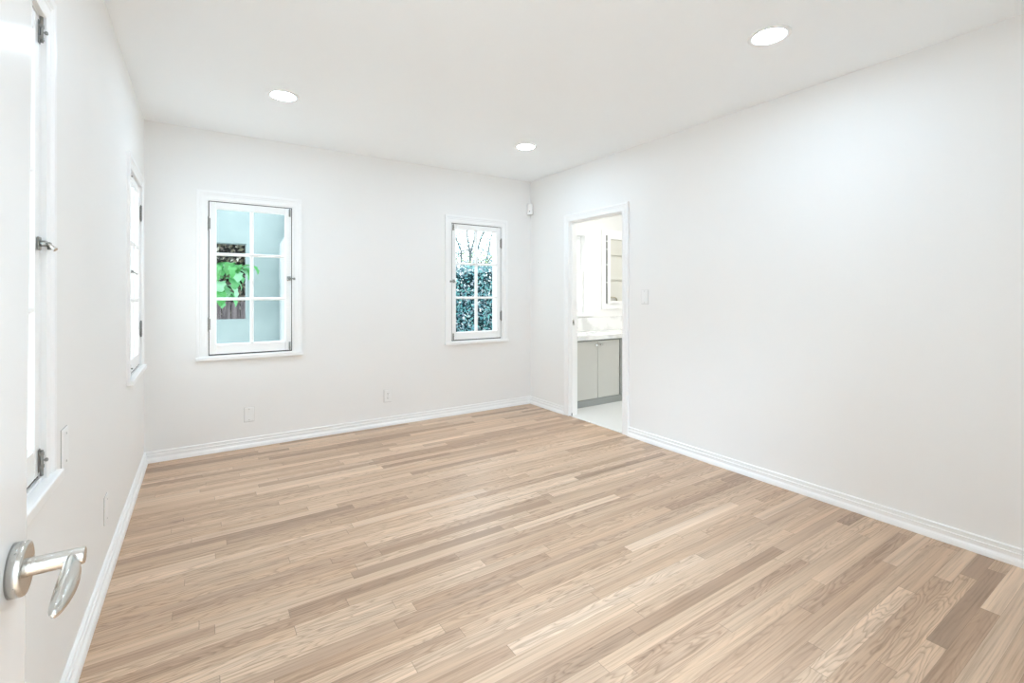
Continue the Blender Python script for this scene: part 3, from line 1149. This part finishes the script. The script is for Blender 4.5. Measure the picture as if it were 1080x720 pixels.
mb.tube([(ix0 + fw2, -0.030, 1.185), (ix0 + 0.13, -0.030, 1.185), (ix0 + 0.155, -0.030, 1.175), (ix0 + 0.165, -0.030, 1.145)], 0.008, 10)
mb.build('curved_rail', brushed('aged_brass', (0.50, 0.46, 0.34), 0.35), root)

# ------------------------------------------------------------------ outside
mb = MB(); mb.box(-14, 16, YB + WT, 26, -0.40, -0.30); mb.box(-14, XL - WT, -4, YB + WT, -0.40, -0.30)
tag(mb.build('ground', M['ground']), 'pale ground outside the windows', 'ground', None, 'structure')

# aqua stucco garden wall with a square opening
SY = 6.0
o = wall_panel('garden_wall', -0.33, 1.10, -0.30, 2.9, 0.18, [(-0.14, 0.41, 0.946, 1.789)], M['stucco'], (0, SY, 0), 0, '')
o['kind'] = 'thing'
tag(o, 'pale aqua stucco garden wall with a square opening, outside the left back window', 'wall')
# white shouldered pier in front of it
mb = MB()
poly = [(0.755, -0.30), (0.748, 1.70), (0.752, 1.80), (0.772, 1.845), (0.800, 1.885), (0.812, 1.93), (0.815, 2.9), (1.25, 2.9), (1.25, -0.30)]
poly = [(x * 0.985 + 0.002, z) for x, z in poly]
mb.prism(poly, SY - 0.14, SY - 0.001)
tag(mb.build('stucco_pier', M['pier']), 'white stucco pier with a curved shoulder in front of the aqua wall', 'pier')

# white house added so the left wall windows show plain bright white
root = empty('backdrop_house', (0, 0, 0))
tag(root, 'added white stucco house that fills the left wall windows with bright white', 'house')
mb = MB(); mb.box(-9, -0.62, 11, 16, -0.30, 4.6)
mb.build('house_wall', M['whitestucco'], root)
mb = MB()
mb.sweep([[(-9.3, 10.7, 4.6), (-9.3, 16.3, 4.6), (-9.3, 13.5, 6.2)], [(-0.4, 10.7, 4.6), (-0.4, 16.3, 4.6), (-0.4, 13.5, 6.2)]])
mb.build('roof', mottled('grey_shingle', (0.25, 0.25, 0.25), (0.4, 0.4, 0.39), 12), root)

# timber fence behind the opening
root = empty('timber_fence', (0, 7.2, -0.30))
tag(root, 'weathered grey brown board fence seen through the garden wall opening', 'fence')
random.seed(4)
x = -0.50
mb = MB()
while x < 1.9:
    wd = 0.092 + random.uniform(-0.006, 0.006)
    top = 1.425 + random.uniform(-0.012, 0.012)
    mb.box(x, x + wd, -0.012 + random.uniform(-0.003, 0.003), 0.012, 0.02, top, 0.002, 1)
    x += wd + 0.010
mb.build('board_panel', M['fence'], root)
for px in (-0.45, 0.60, 1.85):
    mb = MB(); mb.box(px - 0.045, px + 0.045, 0.014, 0.104, 0, 1.50, 0.004, 1)
    mb.build('post', M['fence'], root)
mb = MB()
for z in (0.25, 1.15):
    mb.box(-0.50, 1.9, 0.014, 0.05, z, z + 0.085)
mb.build('rail', M['fence'], root)


def leaf_cloud(mb, rng, n, sampler, size, fold=0.25, aspect=0.45, droop=0.0):
    for _ in range(n):
        c, nrm = sampler(rng)
        c = Vector(c)
        L = size * rng.uniform(0.65, 1.25)
        wd = L * aspect
        d = Vector((rng.gauss(0, 1), rng.gauss(0, 1), rng.gauss(0, 0.8) - droop)).normalized()
        nn = (Vector(nrm) + Vector((rng.gauss(0, .6), rng.gauss(0, .6), rng.gauss(0, .6)))).normalized()
        d = (d - nn * d.dot(nn))
        if d.length < 1e-3:
            continue
        d.normalize()
        s = d.cross(nn)
        v = [mb.bm.verts.new(c - d * L * 0.5), mb.bm.verts.new(c + s * wd * 0.5 + nn * fold * wd), mb.bm.verts.new(c + d * L * 0.5), mb.bm.verts.new(c - s * wd * 0.5 + nn * fold * wd)]
        mb.bm.faces.new([v[0], v[1], v[2]])
        mb.bm.faces.new([v[0], v[2], v[3]])


def rough_block(mb, x0, x1, y0, y1, z0, z1, step, amp, seed):
    """lumpy closed block for the inside of a hedge"""
    r = bmesh.ops.create_grid(mb.bm, x_segments=1, y_segments=1, size=0.5)
    bmesh.ops.delete(mb.bm, geom=r['verts'], context='VERTS')
    nx, nz, ny = max(2, int((x1 - x0) / step)), max(2, int((z1 - z0) / step)), max(2, int((y1 - y0) / step))
    vc = {}

    def V(i, j, k):
        if (i, j, k) not in vc:
            p = Vector((x0 + (x1 - x0) * i / nx, y0 + (y1 - y0) * j / ny, z0 + (z1 - z0) * k / nz))
            q = mnoise.noise_vector(p * 3.1 + Vector((seed, 0, 0))) * amp
            if k == 0:
                q.z = 0
            vc[(i, j, k)] = mb.bm.verts.new(p + q)
        return vc[(i, j, k)]

    for i in range(nx):
        for k in range(nz):
            mb.bm.faces.new([V(i, 0, k), V(i + 1, 0, k), V(i + 1, 0, k + 1), V(i, 0, k + 1)])
            mb.bm.faces.new([V(i, ny, k), V(i, ny, k + 1), V(i + 1, ny, k + 1), V(i + 1, ny, k)])
    for i in range(nx):
        for j in range(ny):
            mb.bm.faces.new([V(i, j, nz), V(i + 1, j, nz), V(i + 1, j + 1, nz), V(i, j + 1, nz)])
            mb.bm.faces.new([V(i, j, 0), V(i, j + 1, 0), V(i + 1, j + 1, 0), V(i + 1, j, 0)])
    for j in range(ny):
        for k in range(nz):
            mb.bm.faces.new([V(0, j, k), V(0, j, k + 1), V(0, j + 1, k + 1), V(0, j + 1, k)])
            mb.bm.faces.new([V(nx, j, k), V(nx, j + 1, k), V(nx, j + 1, k + 1), V(nx, j, k + 1)])


def hedge(loc, x0, x1, y0, y1, zt, n, size, lm, cm, seed, label):
    root = empty('hedge', loc)
    tag(root, label, 'hedge')
    rng = random.Random(seed)
    mb = MB()
    rough_block(mb, x0 + 0.1, x1 - 0.1, y0 + 0.14, y1 - 0.1, 0, zt - 0.16, 0.12, 0.07, seed)
    mb.build('inner_foliage', cm, root)
    mb = MB()

    def samp(r):
        q = r.random()
        if q < 0.74:
            x = r.uniform(x0, x1); z = r.uniform(0.02, zt)
            y = y0 + 0.16 * r.random() + 0.10 * mnoise.noise(Vector((x * 3, z * 3, seed)))
            return (x, y, z), (0, -1, 0.4)
        if q < 0.90:
            x = r.uniform(x0, x1); y = r.uniform(y0, y1)
            z = zt - 0.15 * r.random() + 0.10 * mnoise.noise(Vector((x * 3, y * 3, seed + 5)))
            return (x, y, z), (0, -0.4, 1)
        x = x0 if q < 0.95 else x1
        return (x + r.uniform(-.08, .08), r.uniform(y0, y1), r.uniform(0.02, zt)), (-1 if x == x0 else 1, -0.3, 0.3)

    leaf_cloud(mb, rng, n, samp, size)
    mb.build('leaves', lm, root, recalc=False)
    return root


hedge((0, 8.0, -0.30), 2.6, 6.0, -0.05, 0.95, 2.10, 13000, 0.066, M['hedge'], M['core'], 3,
      'blue green clipped hedge filling the lower panes of the right back window')
hedge((0, 8.1, -0.30), -0.50, 1.9, 0, 0.7, 2.9, 5500, 0.085, M['hedge2'], M['core2'], 8,
      'dark brown green hedge behind the fence, seen through the square opening')

# bare branched tree behind the blue green hedge
root = empty('tree', (6.2, 11.6, -0.30))
root.scale = (1.2, 1.2, 1.2)
tag(root, 'thin branched tree against white sky above the blue green hedge', 'tree')
rng = random.Random(11)
mbt = MB()
tips = []


def branch(mb, p, d, L, r, depth):
    pts = [p.copy()]
    rr = [r]
    q = p.copy()
    dd = d.copy()
    for i in range(4):
        dd = (dd + Vector((rng.gauss(0, .16), rng.gauss(0, .16), rng.gauss(0, .10)))).normalized()
        q = q + dd * L / 4
        pts.append(q.copy())
        rr.append(r * (1 - 0.13 * (i + 1)))
    mb.tube(pts, rr, 6)
    if depth == 0:
        tips.append((pts[2], dd)); tips.append((pts[4], dd))
        return
    for k in range(rng.choice((2, 3, 3))):
        i = rng.choice((2, 3, 4, 4))
        nd = (dd + Vector((rng.gauss(0, .75), rng.gauss(0, .6), rng.gauss(0.05, .45)))).normalized()
        branch(mb, pts[i], nd, L * rng.uniform(0.6, 0.85), rr[i] * 0.70, depth - 1)


mbt.tube([(0, 0, 0), (0.03, 0, 0.6), (0.0, 0, 1.3)], [0.11, 0.09, 0.08], 10)
for k in range(8):
    an = 2 * PI * k / 8 + 0.2
    branch(mbt, Vector((0.0, 0, 1.28)), Vector((math.cos(an) * 0.95, math.sin(an) * 0.5, 0.75)).normalized(), 0.85, 0.042, 4)
for k in range(9):
    x1 = -1.25 + 2.3 * k / 8 + rng.uniform(-.1, .1)
    p0 = Vector((x1 * 0.12, 0, 1.25))
    pts, rr = [p0], [0.026]
    for j in range(1, 7):
        t = j / 6
        pts.append(Vector((x1 * (0.12 + 0.88 * t ** 0.8) + rng.uniform(-.07, .07), rng.uniform(-.1, .1), 1.25 + 2.0 * t)))
        rr.append(0.026 - 0.012 * t)
    mbt.tube(pts, rr, 6)
    for j in (2, 3, 4, 5):
        dv = Vector((rng.choice((-1, 1)) * rng.uniform(.5, 1), rng.uniform(-.3, .3), rng.uniform(-.1, .7))).normalized()
        q = pts[j]
        mbt.tube([q, q + dv * 0.2 + Vector((0, 0, .03)), q + dv * 0.45 + Vector((0, 0, rng.uniform(-.05, .1)))], [0.014, 0.012, 0.009], 5)
mbt.build('trunk_and_branches', M['bark'], root)
mb = MB()
for t, d in tips:
    pass


def tsamp(r):
    t, d = r.choice(tips)
    return t + Vector((r.gauss(0, .08), r.gauss(0, .08), r.gauss(0, .08))), (0, -0.5, 0.8)


leaf_cloud(mb, rng, 1500, tsamp, 0.075)
mb.build('leaves', M['hedge'], root, recalc=False)

# low yellow green shrub right behind the hedge top
root = empty('shrub', (4.7, 9.35, -0.30))
tag(root, 'pale yellow green shrub peeking over the blue green hedge', 'shrub')
mb = MB()
for k in range(26):
    x = rng.uniform(-1.5, 1.5)
    mb.tube([(x * 0.6, rng.uniform(-.1, .1), 0), (x * 0.85, rng.uniform(-.15, .15), 1.3), (x, rng.uniform(-.2, .2), 2.05 + rng.uniform(0, .42))], [0.014, 0.010, 0.004], 5)
mb.build('stems', M['bark'], root)
mb = MB()


def ssamp(r):
    x = r.uniform(-1.55, 1.55)
    return (x, r.uniform(-.2, .2), 1.4 + 1.05 * r.random() ** 1.2 + 0.12 * mnoise.noise(Vector((x * 4, 1, 2)))), (0, -0.6, 0.7)


leaf_cloud(mb, rng, 1500, ssamp, 0.06)
mb.build('leaves', M['spray'], root, recalc=False)

# broad leaved plant in front of the aqua wall
root = empty('broadleaf_plant', (-0.06, 5.62, -0.30))
tag(root, 'bright green broad leaved plant in front of the square garden wall opening', 'plant')
rng = random.Random(21)
stem = MB()
LEAN = [(0.0, 0, 0), (0.0, 0, 0.8), (0.03, 0.0, 1.2), (0.14, 0.02, 1.50), (0.28, 0.02, 1.72), (0.40, 0.03, 1.82)]
stem.tube(LEAN, [0.020, 0.018, 0.015, 0.012, 0.009, 0.006], 8)


def big_leaf(mb, base, d, L, wd, droop):
    """lobed, arched, drooping leaf built as a strip with a folded midrib"""
    d = Vector(d); d.z = 0; d.normalize()
    s = Vector((-d.y, d.x, 0))
    n = 9
    prev = None
    ang = 0.35
    p = Vector(base)
    for i in range(n + 1):
        t = i / n
        half = wd * (math.sin(PI * min(1, t * 0.93 + 0.05)) ** 0.75) * (1 + 0.22 * math.cos(i * 2.6))
        if i == n:
            half = 0.002
        up = Vector((0, 0, 1)) * math.cos(ang) - d * math.sin(ang) * -1 * 0
        nrm = (Vector((0, 0, 1)) * math.cos(ang) + d * math.sin(-ang)).normalized()
        cur = [mb.bm.verts.new(p + s * half + nrm * half * 0.30), mb.bm.verts.new(p), mb.bm.verts.new(p - s * half + nrm * half * 0.30)]
        if prev:
            for a_, b_ in ((0, 1), (1, 2)):
                f = mb.bm.faces.new([prev[a_], prev[b_], cur[b_], cur[a_]])
                f.smooth = True
        prev = cur
        step = L / n
        p = p + d * math.cos(ang) * step + Vector((0, 0, 1)) * math.sin(ang) * step
        ang -= droop / n


leaves = MB()
for k in range(34):
    an = k * 2.4 + rng.uniform(-.3, .3)
    f = 2.7 + 2.25 * rng.random()
    i0 = min(4, int(f))
    b0 = Vector(LEAN[i0]).lerp(Vector(LEAN[i0 + 1]), f - i0)
    rad = rng.uniform(0.03, 0.10)
    d = (math.cos(an) * 0.8, math.sin(an) * 0.8 - 0.25, 0)
    b1 = b0 + Vector((d[0] * rad, d[1] * rad, rng.uniform(0.0, 0.06)))
    stem.tube([b0, (b0 + b1) / 2 + Vector((0, 0, .015)), b1], [0.004, 0.003, 0.003], 5)
    big_leaf(leaves, b1, d, rng.uniform(0.17, 0.27), rng.uniform(0.034, 0.056), rng.uniform(1.8, 2.8))
stem.build('stem', M['stem'], root)
leaves.build('leaves', M['broad'], root, recalc=False)
